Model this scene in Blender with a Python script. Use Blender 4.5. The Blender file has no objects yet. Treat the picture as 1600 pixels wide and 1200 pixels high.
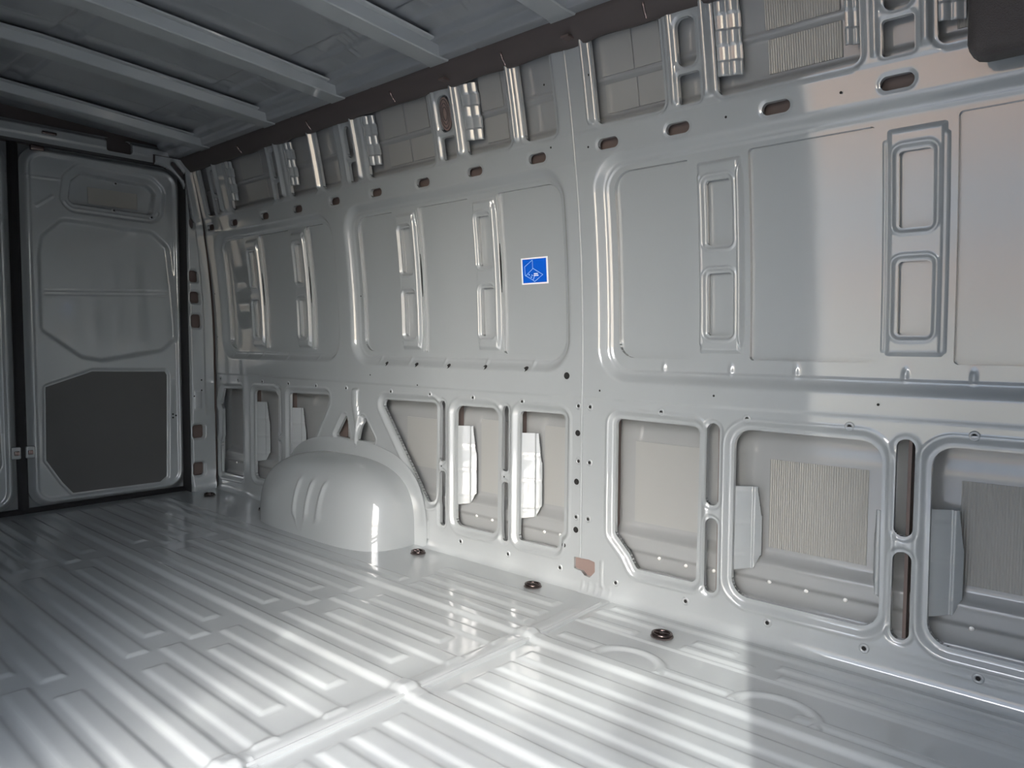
import bpy, math, random
import numpy as np
from mathutils import Matrix, Vector

scene = bpy.context.scene
COL = scene.collection
random.seed(4); RNG = np.random.default_rng(4)

# ------------------------------------------------------------------ camera
# x: along the van (rear doors at -3.93), y: across (far side wall at 0, open side door at -1.8), z: up
cam_d = bpy.data.cameras.new('camera'); cam = bpy.data.objects.new('camera', cam_d); COL.objects.link(cam)
R = np.array([[0.74451681, 0.04171612, -0.66629909], [0.6675837, -0.03879253, 0.74352347], [0.00516949, -0.99837613, -0.05673069]])
M = Matrix.Identity(4)
for i in range(3):
    M[i][0] = R[i, 0]; M[i][1] = -R[i, 1]; M[i][2] = -R[i, 2]
M[0][3], M[1][3], M[2][3] = 0.0, -1.9, 0.81
cam.matrix_world = M
cam_d.sensor_width = 36.0; cam_d.lens = 1150 / 1600 * 36; cam_d.clip_start = 0.02
scene.camera = cam

# ------------------------------------------------------------------ sky, sun, exposure
world = bpy.data.worlds.new('world'); scene.world = world; world.use_nodes = True
wn = world.node_tree; wn.nodes.clear()
wo = wn.nodes.new('ShaderNodeOutputWorld'); wb = wn.nodes.new('ShaderNodeBackground'); sky = wn.nodes.new('ShaderNodeTexSky')
sky.sky_type = 'NISHITA'; sky.sun_disc = False; sky.sun_elevation = math.radians(38); sky.sun_rotation = math.radians(154)
sky.air_density = 1.0; sky.dust_density = 3.0; sky.ozone_density = 1.0
wb.inputs['Strength'].default_value = 1.5
hs = wn.nodes.new('ShaderNodeHueSaturation'); hs.inputs['Saturation'].default_value = 0.6      # hazy sky
wn.links.new(sky.outputs[0], hs.inputs['Color']); wn.links.new(hs.outputs[0], wb.inputs['Color']); wn.links.new(wb.outputs[0], wo.inputs['Surface'])
SUN_EL = math.radians(38.0)
sun_dir = Vector((0.43 * math.cos(SUN_EL), -0.903 * math.cos(SUN_EL), math.sin(SUN_EL)))   # towards the sun
sun_d = bpy.data.lights.new('sun', 'SUN'); sun_d.energy = 3.3; sun_d.angle = math.radians(0.6); sun_d.color = (1.0, 0.97, 0.91)
sun = bpy.data.objects.new('sun', sun_d); COL.objects.link(sun)
sun.rotation_euler = sun_dir.to_track_quat('Z', 'Y').to_euler()
sun.location = (3, -8, 8)
vs = scene.view_settings
vs.view_transform = 'Standard'; vs.look = 'None'; vs.gamma = 1.0; vs.use_curve_mapping = False
vs.exposure = 0.2
scene.cycles.diffuse_bounces = 7

# ------------------------------------------------------------------ helpers
def ss(a, b, x):
    t = np.clip((x - a) / (b - a), 0, 1); return t * t * (3 - 2 * t)
def rrect(U, V, x0, x1, z0, z1, r=0.02):
    r = min(r, (x1 - x0) / 2, (z1 - z0) / 2)
    qx = np.abs(U - (x0 + x1) / 2) - (x1 - x0) / 2 + r; qz = np.abs(V - (z0 + z1) / 2) - (z1 - z0) / 2 + r
    return np.hypot(np.maximum(qx, 0), np.maximum(qz, 0)) + np.minimum(np.maximum(qx, qz), 0) - r
def inset(pts, r):
    n = len(pts); A = sum(pts[i][0] * pts[(i + 1) % n][1] - pts[(i + 1) % n][0] * pts[i][1] for i in range(n))
    s = 1 if A > 0 else -1; out = []
    for i in range(n):
        p0, p1, p2 = np.array(pts[i - 1]), np.array(pts[i]), np.array(pts[(i + 1) % n])
        a = (p1 - p0) / np.linalg.norm(p1 - p0); b = (p2 - p1) / np.linalg.norm(p2 - p1)
        na = s * np.array([-a[1], a[0]]); nb = s * np.array([-b[1], b[0]])
        out.append(tuple(p1 + (na + nb) * r / (1 + na @ nb)))
    return out
def polysd(U, V, pts, r=0.0):
    if r: pts = inset(pts, r)
    n = len(pts); d = np.full(U.shape, 1e9); s = np.ones(U.shape)
    for i in range(n):
        ax, az = pts[i]; bx, bz = pts[i - 1]
        ex, ez = bx - ax, bz - az; wx, wz = U - ax, V - az
        t = np.clip((wx * ex + wz * ez) / (ex * ex + ez * ez), 0, 1)
        d = np.minimum(d, (wx - ex * t) ** 2 + (wz - ez * t) ** 2)
        c1, c2, c3 = V >= az, V < bz, ex * wz > ez * wx
        s = np.where((c1 & c2 & c3) | (~c1 & ~c2 & ~c3), -s, s)
    return s * np.sqrt(d) - r
def bead(U, V, cx, z0, z1, w, taper=0.0):
    "long vertical bead, 0..1; taper narrows both ends to a point"
    t = np.minimum(V - z0, z1 - V)
    ww = w * (ss(0, taper, t) if taper else 1.0) + 1e-6
    q = np.clip(1 - ((U - cx) / ww) ** 2, 0, 1)
    return np.where((t > 0), np.sqrt(q) if not taper else q, 0) * ss(0, 0.012 if not taper else taper * 0.5, t)

def raw_mesh(name, verts, quads, smooth=True):
    me = bpy.data.meshes.new(name)
    verts = np.asarray(verts, dtype=np.float32); quads = np.asarray(quads, dtype=np.int32)
    me.vertices.add(len(verts)); me.vertices.foreach_set('co', verts.ravel())
    me.loops.add(quads.size); me.loops.foreach_set('vertex_index', quads.ravel())
    me.polygons.add(len(quads)); me.polygons.foreach_set('loop_start', np.arange(0, quads.size, 4, dtype=np.int32))
    me.polygons.foreach_set('loop_total', np.full(len(quads), 4, dtype=np.int32))
    me.update(calc_edges=True)
    me.polygons.foreach_set('use_smooth', np.full(len(quads), smooth))
    return me
def link(name, me, mat, parent=None):
    o = bpy.data.objects.new(name, me); COL.objects.link(o)
    if mat and me is not None and not me.materials: me.materials.append(mat)
    if parent: o.parent = parent
    return o
def hgrid(name, us, vv, D, mapf, mat, parent=None, hole=None, rim=0.0, outer_rim=False):
    "pressed sheet: depth D(u,v) on a grid, holes where hole(u,v) < 0 with clean edges and a turned-in rim"
    us, vv = np.asarray(us), np.asarray(vv)
    U, V = np.meshgrid(us, vv, indexing='ij'); nu, nv = U.shape
    keep = np.ones((nu - 1, nv - 1), bool)
    if hole is not None:
        hu = np.gradient(us)[:, None]; hv = np.gradient(vv)[None, :]; h = np.minimum(hu, hv) + 0 * U
        e = 1e-4
        def snap(mask):
            u, v = U[mask], V[mask]
            for _ in range(3):
                s = hole(u, v); gx = (hole(u + e, v) - hole(u - e, v)) / (2 * e); gz = (hole(u, v + e) - hole(u, v - e)) / (2 * e)
                g = gx * gx + gz * gz + 1e-9; u = u - s * gx / np.maximum(g, .2); v = v - s * gz / np.maximum(g, .2)
            U[mask], V[mask] = u, v
        S = hole(U, V)
        m = np.abs(S) < 0.45 * h
        m[0, :] = m[-1, :] = False; m[:, 0] = m[:, -1] = False
        snap(m); S[m] = 0
        pos = S > 1e-7
        keep = pos[:-1, :-1] | pos[1:, :-1] | pos[:-1, 1:] | pos[1:, 1:]
        used = np.zeros((nu, nv), bool)
        for a in (slice(0, -1), slice(1, None)):
            for b in (slice(0, -1), slice(1, None)): used[a, b] |= keep
        m2 = used & (S < 0); m2[0, :] = m2[-1, :] = False; m2[:, 0] = m2[:, -1] = False
        if m2.any(): snap(m2)
    dep = D(U, V) if D else np.zeros_like(U)
    idx = np.arange(nu * nv).reshape(nu, nv)
    q = np.stack([idx[:-1, :-1], idx[1:, :-1], idx[1:, 1:], idx[:-1, 1:]], -1)[keep]
    P = np.stack(np.broadcast_arrays(*mapf(U, V, dep)), -1).reshape(-1, 3)
    extra_v, extra_q = [], []
    if rim:
        Q = np.stack(np.broadcast_arrays(*mapf(U, V, dep + rim)), -1).reshape(-1, 3)
        k = np.zeros((nu + 1, nv + 1), int); k[1:-1, 1:-1] = keep
        ea = k[1:-1, :-1] + k[1:-1, 1:]; eb = k[:-1, 1:-1] + k[1:, 1:-1]
        if not outer_rim:
            ea[:, 0] = ea[:, -1] = 0; eb[0, :] = eb[-1, :] = 0
        i, j = np.nonzero(ea == 1); A, B = idx[i, j], idx[i + 1, j]
        i, j = np.nonzero(eb == 1); A = np.r_[A, idx[i, j]]; B = np.r_[B, idx[i, j + 1]]
        if len(A):
            n0 = len(P); key, inv = np.unique(np.r_[A, B], return_inverse=True); m_ = len(key)
            P = np.r_[P, P[key], Q[key]]
            a, b = inv[:len(A)], inv[len(A):]
            q = np.r_[q, np.stack([n0 + a, n0 + b, n0 + m_ + b, n0 + m_ + a], -1)]
    u_, inv = np.unique(q, return_inverse=True)
    return link(name, raw_mesh(name, P[u_], inv.reshape(-1, 4)), mat, parent)
def nonuni(breaks, steps):
    "grid lines: between breaks[i] and breaks[i+1] use steps[i]"
    out = []
    for a, b, s in zip(breaks[:-1], breaks[1:], steps):
        n = max(1, round((b - a) / s)); out += list(np.linspace(a, b, n, endpoint=False))
    return np.array(out + [breaks[-1]])
def pymesh(name, verts, faces, mat, parent=None, smooth=False):
    me = bpy.data.meshes.new(name); me.from_pydata([tuple(v) for v in verts], [], faces); me.update()
    if smooth: me.polygons.foreach_set('use_smooth', [True] * len(me.polygons))
    return link(name, me, mat, parent)
def box(name, x0, x1, y0, y1, z0, z1, mat, parent=None, bev=0.0):
    v = [(x, y, z) for x in (x0, x1) for y in (y0, y1) for z in (z0, z1)]
    f = [(0, 1, 3, 2), (4, 6, 7, 5), (0, 4, 5, 1), (2, 3, 7, 6), (0, 2, 6, 4), (1, 5, 7, 3)]
    o = pymesh(name, v, f, mat, parent)
    if bev:
        b = o.modifiers.new('bevel', 'BEVEL'); b.width = bev; b.segments = 3
        o.data.polygons.foreach_set('use_smooth', [True] * len(o.data.polygons))
    return o
def prism(name, poly, axis_map, d0, d1, mat, parent=None, bev=0.0):
    "poly in 2D, extruded from d0 to d1; axis_map(u,v,d)->xyz"
    n = len(poly)
    v = [axis_map(u, w, d0) for u, w in poly] + [axis_map(u, w, d1) for u, w in poly]
    f = [tuple(range(n)), tuple(range(2 * n - 1, n - 1, -1))] + [(i, (i + 1) % n, n + (i + 1) % n, n + i) for i in range(n)]
    o = pymesh(name, v, f, mat, parent)
    if bev:
        b = o.modifiers.new('bevel', 'BEVEL'); b.width = bev; b.segments = 2; b.limit_method = 'ANGLE'
    return o
def sweep(name, pts, prof, mat, parent=None, closed=False, up=(0, 0, 1), smooth=True):
    "sweep a closed 2D profile (side, up) along a polyline"
    pts = [Vector(p) for p in pts]; n = len(pts); m = len(prof); V_, F = [], []
    for i, p in enumerate(pts):
        a = pts[i - 1] if (i or closed) else p; b = pts[(i + 1) % n] if (i < n - 1 or closed) else p
        t = (b - a).normalized(); s = t.cross(Vector(up)).normalized(); w = s.cross(t)
        V_ += [tuple(p + s * x + w * y) for x, y in prof]
    for i in range(n if closed else n - 1):
        for j in range(m):
            F.append((i * m + j, i * m + (j + 1) % m, ((i + 1) % n) * m + (j + 1) % m, ((i + 1) % n) * m + j))
    if not closed: F += [tuple(range(m)), tuple(range((n - 1) * m, n * m))]
    return pymesh(name, V_, F, mat, parent, smooth)
def circ(r, n=10, sx=1.0, sy=1.0): return [(r * sx * math.cos(2 * math.pi * k / n), r * sy * math.sin(2 * math.pi * k / n)) for k in range(n)]
def lathe(name, prof, mat, parent=None, n=24):
    "prof: list of (r, h) around +z"
    v, f = [], []
    for r, h in prof: v += [(r * math.cos(2 * math.pi * k / n), r * math.sin(2 * math.pi * k / n), h) for k in range(n)]
    for i in range(len(prof) - 1):
        for k in range(n): f.append((i * n + k, i * n + (k + 1) % n, (i + 1) * n + (k + 1) % n, (i + 1) * n + k))
    return pymesh(name, v, f, mat, parent, True)
def empty(name, loc=(0, 0, 0)):
    o = bpy.data.objects.new(name, None); COL.objects.link(o); o.location = loc; return o
def tag(o, label, cat, group=None, kind=None):
    o['label'] = label; o['category'] = cat
    if group: o['group'] = group
    if kind: o['kind'] = kind
    return o

# ------------------------------------------------------------------ materials
def mat(name, col, rough=0.5, metal=0.0, coat=0.0, coat_rough=0.05, bumps=(), mottle=0.0, spec=0.5, mscale=6.0):
    m = bpy.data.materials.new(name); m.use_nodes = True; nt = m.node_tree; b = nt.nodes['Principled BSDF']
    b.inputs['Base Color'].default_value = (*col, 1); b.inputs['Roughness'].default_value = rough; b.inputs['Metallic'].default_value = metal
    b.inputs['Coat Weight'].default_value = coat; b.inputs['Coat IOR'].default_value = 1.85; b.inputs['Coat Roughness'].default_value = coat_rough; b.inputs['Specular IOR Level'].default_value = spec
    tc = nt.nodes.new('ShaderNodeTexCoord')
    if mottle:
        n = nt.nodes.new('ShaderNodeTexNoise'); n.inputs['Scale'].default_value = mscale; n.inputs['Detail'].default_value = 5
        r = nt.nodes.new('ShaderNodeMapRange'); r.inputs['To Min'].default_value = 1 - mottle; r.inputs['To Max'].default_value = 1 + mottle
        mx = nt.nodes.new('ShaderNodeMix'); mx.data_type = 'RGBA'; mx.blend_type = 'MULTIPLY'; mx.inputs[0].default_value = 1
        mx.inputs[6].default_value = (*col, 1)
        nt.links.new(tc.outputs['Object'], n.inputs['Vector']); nt.links.new(n.outputs[0], r.inputs[0]); nt.links.new(r.outputs[0], mx.inputs[7])
        nt.links.new(mx.outputs[2], b.inputs['Base Color'])
    prev = None
    for kind, scale, strength, dist in bumps:
        if kind == 'noise':
            t = nt.nodes.new('ShaderNodeTexNoise'); t.inputs['Scale'].default_value = scale; t.inputs['Detail'].default_value = 2
        elif kind == 'vor':
            t = nt.nodes.new('ShaderNodeTexVoronoi'); t.inputs['Scale'].default_value = scale
        else:
            t = nt.nodes.new('ShaderNodeTexWave'); t.inputs['Scale'].default_value = scale; t.bands_direction = 'X'; t.inputs['Distortion'].default_value = 0.08
        bp = nt.nodes.new('ShaderNodeBump'); bp.inputs['Strength'].default_value = strength; bp.inputs['Distance'].default_value = dist
        nt.links.new(tc.outputs['Object'], t.inputs['Vector']); nt.links.new(t.outputs[0], bp.inputs['Height'])
        if prev: nt.links.new(prev.outputs[0], bp.inputs['Normal'])
        prev = bp
    if prev:
        nt.links.new(prev.outputs[0], b.inputs['Normal']); nt.links.new(prev.outputs[0], b.inputs['Coat Normal'])
    return m
GREY = (0.325, 0.348, 0.358)
PAINT = mat('grey_paint', GREY, 0.38, spec=0.25, coat=1.0, coat_rough=0.05, bumps=(('noise', 420, 0.04, 0.0005), ('noise', 5, 0.06, 0.003)), mottle=0.03)
FLOORP = mat('grey_floor_paint', GREY, 0.32, spec=0.25, coat=0.8, coat_rough=0.08, bumps=(('noise', 300, 0.05, 0.0006), ('noise', 9, 0.10, 0.003)), mottle=0.05)
SKIN = mat('thin_grey_paint', (0.285, 0.296, 0.300), 0.40, coat=0.6, coat_rough=0.12, bumps=(('noise', 5, 0.25, 0.006),), mottle=0.06, mscale=3)
PANE = mat('flat_grey_paint', GREY, 0.36, spec=0.25, coat=1.0, coat_rough=0.07, bumps=(('noise', 500, 0.04, 0.0005), ('noise', 2.0, 0.05, 0.004)))
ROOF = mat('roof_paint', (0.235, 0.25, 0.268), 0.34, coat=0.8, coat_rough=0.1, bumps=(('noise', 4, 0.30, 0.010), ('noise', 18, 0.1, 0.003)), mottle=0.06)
PRIMER = mat('brown_primer', (0.125, 0.095, 0.087), 0.6, mottle=0.25)
PATCHM = mat('pale_brown_patch', (0.21, 0.155, 0.14), 0.7, mottle=0.2)
RINGM = mat('dark_plated_steel', (0.10, 0.08, 0.078), 0.2, metal=0.9)
RAILD = mat('dark_rail', (0.075, 0.063, 0.062), 0.55, mottle=0.25)  # primer brown with the rail gap's shade put into the colour
PAD = mat('embossed_foil_pad', (0.335, 0.332, 0.308), 0.34, metal=0.15, coat=0.3, coat_rough=0.2, bumps=(('wave', 52, 0.5, 0.003), ('noise', 60, 0.25, 0.003)))
PADP = mat('plain_foil_pad', (0.315, 0.32, 0.312), 0.40, coat=0.4, coat_rough=0.2, bumps=(('noise', 40, 0.2, 0.002),))
FELT = mat('dark_grey_board', (0.085, 0.085, 0.086), 0.7, bumps=(('noise', 900, 0.3, 0.001),), mottle=0.08)
RUBBER = mat('black_rubber', (0.030, 0.030, 0.033), 0.55)
PLASTIC = mat('grained_dark_plastic', (0.060, 0.052, 0.050), 0.55, bumps=(('vor', 420, 0.6, 0.002),))
STEEL = mat('brown_plated_steel', (0.26, 0.20, 0.19), 0.22, metal=0.9)
GLINTM = mat('white_glint', (0.8, 0.8, 0.78), 0.3)
HOLEM = mat('black_hole', (0.008, 0.008, 0.008), 0.8)
BLUE = mat('sticker_blue', (0.002, 0.105, 0.62), 0.35)
WHITE = mat('sticker_white', (0.86, 0.88, 0.9), 0.4)
PALE = mat('sticker_line', (0.42, 0.62, 0.92), 0.4)

def wprof(Z): return -0.127 * np.maximum(0, Z - 0.75) ** 2      # the side wall leans in above the belt
def wp(Z): return -0.127 * max(0, Z - 0.75) ** 2
XR, XS, XF = -3.86, -1.40, 0.14                                  # rear end, panel joint, front end
YN = -1.80                                                        # near side wall
def on_wall(off=0.0):
    return lambda U, V, d: (U, wprof(V) + d + off, V)

# ================================================================== side wall
wall = empty('wall_side', (0, 0, 0))
tag(wall, 'grey painted pressed steel side wall of the van with window-shaped recesses and cut-outs', 'wall', kind='structure')

BAYS = [dict(o=(-3.785, -2.715, 0.712, 1.374), panes=[(-3.745, -3.515), (-3.372, -3.098), (-2.958, -2.775)], z=(0.770, 1.328)),
        dict(o=(-2.636, -1.447, 0.708, 1.376), panes=[(-2.573, -2.336), (-2.187, -1.908), (-1.765, -1.487)], z=(0.770, 1.325)),
        dict(o=(-1.343, -0.120, 0.685, 1.378), panes=[(-1.280, -1.031), (-0.857, -0.543), (-0.372, -0.185)], z=(0.764, 1.323))]
CORNER = 0.11
UPPER = [(-3.80, -3.715), (-3.530, -3.140), (-2.990, -2.790), (-2.742, -2.612), (-2.415, -2.030), (-1.862, -1.656), (-1.596, -1.466),
         (-1.309, -1.079), (-0.922, -0.567), (-0.409, -0.06)]
UPOSTS = [(-3.690, -3.645), (-3.112, -3.062), (-2.540, -2.490), (-1.980, -1.914), (-1.034, -0.970), (-0.520, -0.453)]
SLOTX = [-3.792, -3.546, -3.248, -2.962, -2.676, -2.394, -2.111, -1.839, -1.555, -1.278, -1.046, -0.769, -0.490, -0.21]
LOWER = [  # polygons of the lower openings
    [(-3.800, 0.555), (-3.600, 0.560), (-3.606, 0.095), (-3.835, 0.092), (-3.838, 0.26), (-3.815, 0.30), (-3.815, 0.44), (-3.838, 0.47)],
    [(-3.476, 0.560), (-3.258, 0.563), (-3.260, 0.112), (-3.480, 0.112)],
    [(-3.145, 0.562), (-2.822, 0.570), (-2.822, 0.540), (-3.02, 0.250), (-3.075, 0.130), (-3.148, 0.130)],
    [(-2.450, 0.570), (-2.101, 0.575), (-2.108, 0.190), (-2.155, 0.180)],
    [(-1.997, 0.572), (-1.778, 0.574), (-1.782, 0.118), (-1.997, 0.116)],
    [(-1.676, 0.572), (-1.478, 0.574), (-1.480, 0.185), (-1.498, 0.165), (-1.503, 0.120), (-1.680, 0.118)],
    [(-1.276, 0.576), (-0.992, 0.572), (-0.996, 0.119), (-1.195, 0.117), (-1.222, 0.160), (-1.276, 0.215)],
    [(-0.888, 0.576), (-0.511, 0.574), (-0.507, 0.112), (-0.888, 0.112)],
    [(-0.405, 0.576), (-0.030, 0.574), (-0.030, 0.112), (-0.402, 0.112)]]
TRIS = [[(-2.690, 0.492), (-2.772, 0.388), (-2.660, 0.384)], [(-2.562, 0.492), (-2.590, 0.384), (-2.480, 0.388)]]
LSLOT = [(-3.235, 0.014), (-2.066, 0.0145), (-1.740, 0.0145), (-0.949, 0.0185), (-0.459, 0.0205)]
LRAD = [0.02, 0.025, 0.025, 0.022, 0.035, 0.035, 0.04, 0.05, 0.05]
def clip_to(X, a, b): return np.where((X > a) & (X < b), 0, 1)
def low_sd(U, V):
    s = np.full(U.shape, 1.0)
    for P_, r in zip(LOWER, LRAD):
        x0 = min(p[0] for p in P_) - .06; x1 = max(p[0] for p in P_) + .06
        m = (U > x0) & (U < x1) & (V < 0.66) & (V > 0.04)
        if m.any(): s[m] = np.minimum(s[m], polysd(U[m], V[m], P_, r * (0.5 if len(P_) != 4 else 1)))
    return s
def tri_sd(U, V):
    s = np.full(U.shape, 1.0); m = (U > -2.85) & (U < -2.4) & (V > .33) & (V < .55)
    if m.any():
        for P_ in TRIS: s[m] = np.minimum(s[m], polysd(U[m], V[m], P_, 0.008))
    return s
def slot_sd(U, V):
    s = np.full(U.shape, 1.0)
    for x, r in LSLOT:
        m = np.abs(U - x) < 0.06
        if m.any():
            for z0, z1 in ((0.353, 0.586), (0.103, 0.316)): s[m] = np.minimum(s[m], rrect(U[m], V[m], x - r, x + r, z0, z1, r))
    return s
def up_sd(U, V):
    s = np.full(U.shape, 1.0); m = V > 1.42
    if m.any():
        t = s[m]; u, v = U[m], V[m]
        for a, b in UPPER: t = np.minimum(t, rrect(u, v, a, b, 1.460, 1.80, 0.022))
        s[m] = t
    return s
def upost_sd(U, V):
    s = np.full(U.shape, 1.0); m = V > 1.42
    if m.any():
        t = s[m]; u, v = U[m], V[m]
        for a, b in UPOSTS:
            t = np.minimum(t, rrect(u, v, a + .004, b - .004, 1.553, 1.674, 0.022)); t = np.minimum(t, rrect(u, v, a, b, 1.460, 1.538, 0.008))
        s[m] = t
    return s
def row_sd(U, V):
    s = np.full(U.shape, 1.0); m = np.abs(V - 1.404) < 0.08
    if m.any():
        t = s[m]; u, v = U[m], V[m]
        for x in SLOTX: t = np.minimum(t, rrect(u, v, x - .036, x + .036, 1.3885, 1.4195, 0.0155))
        s[m] = t
    return s
WW = [(1.082, 1.256), (0.832, 1.004)]
def post_spans():
    for b in BAYS:
        p = b['panes']
        for k in (0, 1): yield p[k][1], p[k + 1][0]
def wwin(x0, x1):
    w = x1 - x0; return x0 + 0.30 * w, x0 + 0.70 * w
PATCH = [(-1.430, 0.110), (-1.368, 0.114), (-1.345, 0.110), (-1.344, 0.078), (-1.364, 0.056), (-1.384, 0.058), (-1.398, 0.070), (-1.430, 0.072)]
def pane_sd(U, V):
    s = np.full(U.shape, 1.0); m = (V > 0.70) & (V < 1.37)
    if m.any():
        t = s[m]; u, v = U[m], V[m]
        for b in BAYS:
            z0, z1 = b['z']; p = b['panes']; e = 0.12
            xl, xr = p[0][0], p[-1][1]
            big = rrect(u, v, xl, xr, z0, z1, 0.055)
            for a, c in p: t = np.minimum(t, np.maximum(big, rrect(u, v, a, c, z0, z1, 0.010)))
        for x0, x1 in post_spans():
            a, c = wwin(x0, x1)
            for z0, z1 in WW: t = np.minimum(t, rrect(u, v, a - .004, c + .004, z0 - .004, z1 + .004, 0.01))
        s[m] = t
    return s
def wall_hole(U, V):
    s = np.minimum(np.minimum(low_sd(U, V), tri_sd(U, V)), np.minimum(slot_sd(U, V), up_sd(U, V)))
    s = np.minimum(s, np.minimum(upost_sd(U, V), np.minimum(row_sd(U, V), pane_sd(U, V))))
    m = (np.abs(U + 1.39) < .06) & (V < .15)
    if m.any(): s[m] = np.minimum(s[m], polysd(U[m], V[m], PATCH))
    return s
NIBS = [(x, 0.736) for x in (-3.69, -3.55, -3.40, -3.16, -2.90, -2.45, -2.26, -2.06, -1.84, -1.62, -1.12, -0.91, -0.73, -0.47, -0.33)]
def wall_D(U, V):
    D = np.zeros(U.shape)
    for b in BAYS:
        s = rrect(U, V, *b['o'], CORNER)
        D += 0.024 * ss(0, -0.034, s) + 0.005 * ss(-0.037, -0.041, s)
    for x, z in NIBS: D -= 0.006 * np.exp(-((U - x) / 0.006) ** 2 - ((V - z) / 0.014) ** 2)
    D += 0.004 * ss(0.637, 0.629, V)
    sl = np.minimum(low_sd(U, V), tri_sd(U, V) * 1.6)
    D += 0.010 * ss(0.024, 0.009, sl) - 0.003 * ss(0.036, 0.028, sl) * ss(0.022, 0.026, sl)
    D += 0.006 * ss(0.015, 0.006, slot_sd(U, V)) + 0.003 * ss(0.008, 0.002, row_sd(U, V))
    su = up_sd(U, V); D += 0.007 * ss(0.016, 0.005, su)
    D += 0.004 * ss(0.010, 0.003, upost_sd(U, V))
    D += 0.003 * ss(1.452, 1.446, V) * ss(1.36, 1.38, V)
    for a, b in UPOSTS:                     # folded ribs either side of each small slotted post
        for c, w, h in ((a - 0.014, 0.007, 0.006), (b + 0.024, 0.010, 0.015)):
            D -= h * bead(U, V, c, 1.462, 1.76, w)
    for c in (-2.768, -1.628, -1.330): D -= 0.016 * bead(U, V, c, 1.462, 1.76, 0.009)
    # post between the triangles and the arch
    D -= 0.014 * bead(U, V, -2.600 + 0.012 * np.sin((V - .35) * 22), 0.345, 0.612, 0.022)
    # foot of the wall turns out on to the floor
    r = 0.035; z = np.clip(V, 0, r); D -= r - np.sqrt(np.maximum(r * r - (r - z) ** 2, 0)) 
    # gathered ribs at the foot of the joint
    for k in range(5): D -= 0.0022 * bead(U, V, -1.390 + 0.026 * k, 0.004, 0.048, 0.006)
    D -= 0.003 * bead(U, V, -1.318, 0.03, 0.125, 0.007)
    # gathered ribs beside the wheel arch
    for k in range(5): D -= 0.005 * bead(U, V + (U + 2.2) * 0.0, -2.215 + 0.017 * k, 0.03, 0.16 - .012 * k, 0.006)
    return D
zs = nonuni([0.0, 0.06, 1.715], [0.0025, 0.0034])
xs_r = nonuni([XR, -2.6, XS], [0.0052, 0.0042]); xs_f = nonuni([XS, -0.15, XF], [0.0032, 0.006])
hgrid('inner_panel', xs_r, zs, wall_D, on_wall(0.0), PAINT, wall, wall_hole, 0.013, True)
hgrid('inner_panel', xs_f, zs, wall_D, on_wall(-0.003), PAINT, wall, wall_hole, 0.013, True)

sweep('seam_bead', [(XS + 0.001, wp(z) - 0.0025, z) for z in np.linspace(0.115, 1.705, 50)], circ(0.0032, 8), PAINT, wall, up=(1, 0, 0))
# skins behind the openings
def low_skin(U, V):
    return -0.030 * ss(0.235, 0.195, V) + 0.006 * ss(0.165, 0.150, V) - 0.010 * ss(0.105, 0.090, V) - 0.004 * np.exp(-((V - 0.205) / 0.006) ** 2) + 0.006 * ss(0.50, 0.55, V)
hgrid('outer_skin', nonuni([XR, XF], [0.05]), nonuni([0.03, 0.70], [0.004]), low_skin, on_wall(0.085), SKIN, wall)
def up_skin(U, V):
    return 0.010 * ss(1.590, 1.580, V) - 0.004 * np.exp(-((V - 1.594) / 0.006) ** 2) - 0.012 * ss(1.495, 1.480, V)
hgrid('outer_skin', nonuni([XR, XF], [0.05]), nonuni([1.36, 1.84], [0.004]), up_skin, on_wall(0.045), SKIN, wall)
hgrid('cavity_backing', nonuni([XR, XF], [0.1]), nonuni([1.375, 1.435], [0.02]), None, on_wall(0.036), PRIMER, wall)
prism('cavity_backing', [(-1.45, 0.03), (-1.33, 0.03), (-1.33, 0.13), (-1.45, 0.13)], lambda u, v, d: (u, d, v), 0.014, 0.018, PATCHM, wall)
# side cheeks of the hollow posts
for x in (-3.54, -3.20, -2.78, -2.03, -1.71, -1.44, -1.31, -0.94, -0.455):
    box('post_web', x - 0.004, x + 0.004, 0.03, 0.083, 0.06, 0.62, PRIMER, wall)

# the nine blanked panes and their posts
for b in BAYS:
    z0, z1 = b['z']
    for a, c in b['panes']:
        hgrid('blank_panel', nonuni([a - .02, c + .02], [0.03]), nonuni([z0 - .02, z1 + .02], [0.03]), None, on_wall(0.0395), PANE, wall)
def post_mesh(x0, x1, kind):
    w = x1 - x0; a, c = wwin(x0, x1); s_ = w / 0.17
    def hole(U, V): return np.minimum(rrect(U, V, a, c, *WW[0], 0.009), rrect(U, V, a, c, *WW[1], 0.009))
    def D(U, V):
        s = rrect(U, V, x0 + .13 * w, x1 - .10 * w, 0.778, 1.312, 0.01)
        d = -0.012 * ss(0.0, -0.016, s)
        h = hole(U, V)
        d += 0.007 * ss(0.012, 0.005, h) - 0.003 * ss(0.020, 0.015, h) * ss(0.009, 0.013, h)
        if kind == 'bead':
            d -= 0.011 * bead(U, V, x1 - 0.135 * w, 0.785, 1.305, 0.055 * w, 0.05)
            d -= 0.006 * bead(U, V, x0 + 0.175 * w, 0.800, 1.280, 0.035 * w)
        else:
            d -= 0.006 * bead(U, V, x1 - 0.115 * w, 0.785, 1.290, 0.030 * w) + 0.006 * bead(U, V, x0 + 0.12 * w, 0.785, 1.290, 0.030 * w)
        return d
    return hgrid('window_post', nonuni([x0 + 0.006, x1 - 0.006], [0.0024]), nonuni([0.772, 1.318], [0.0032]), D, on_wall(0.027), PAINT, wall, hole, 0.008, True)
for k, (x0, x1) in enumerate(post_spans()): post_mesh(x0, x1, 'flange' if k == 5 else 'bead')
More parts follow.
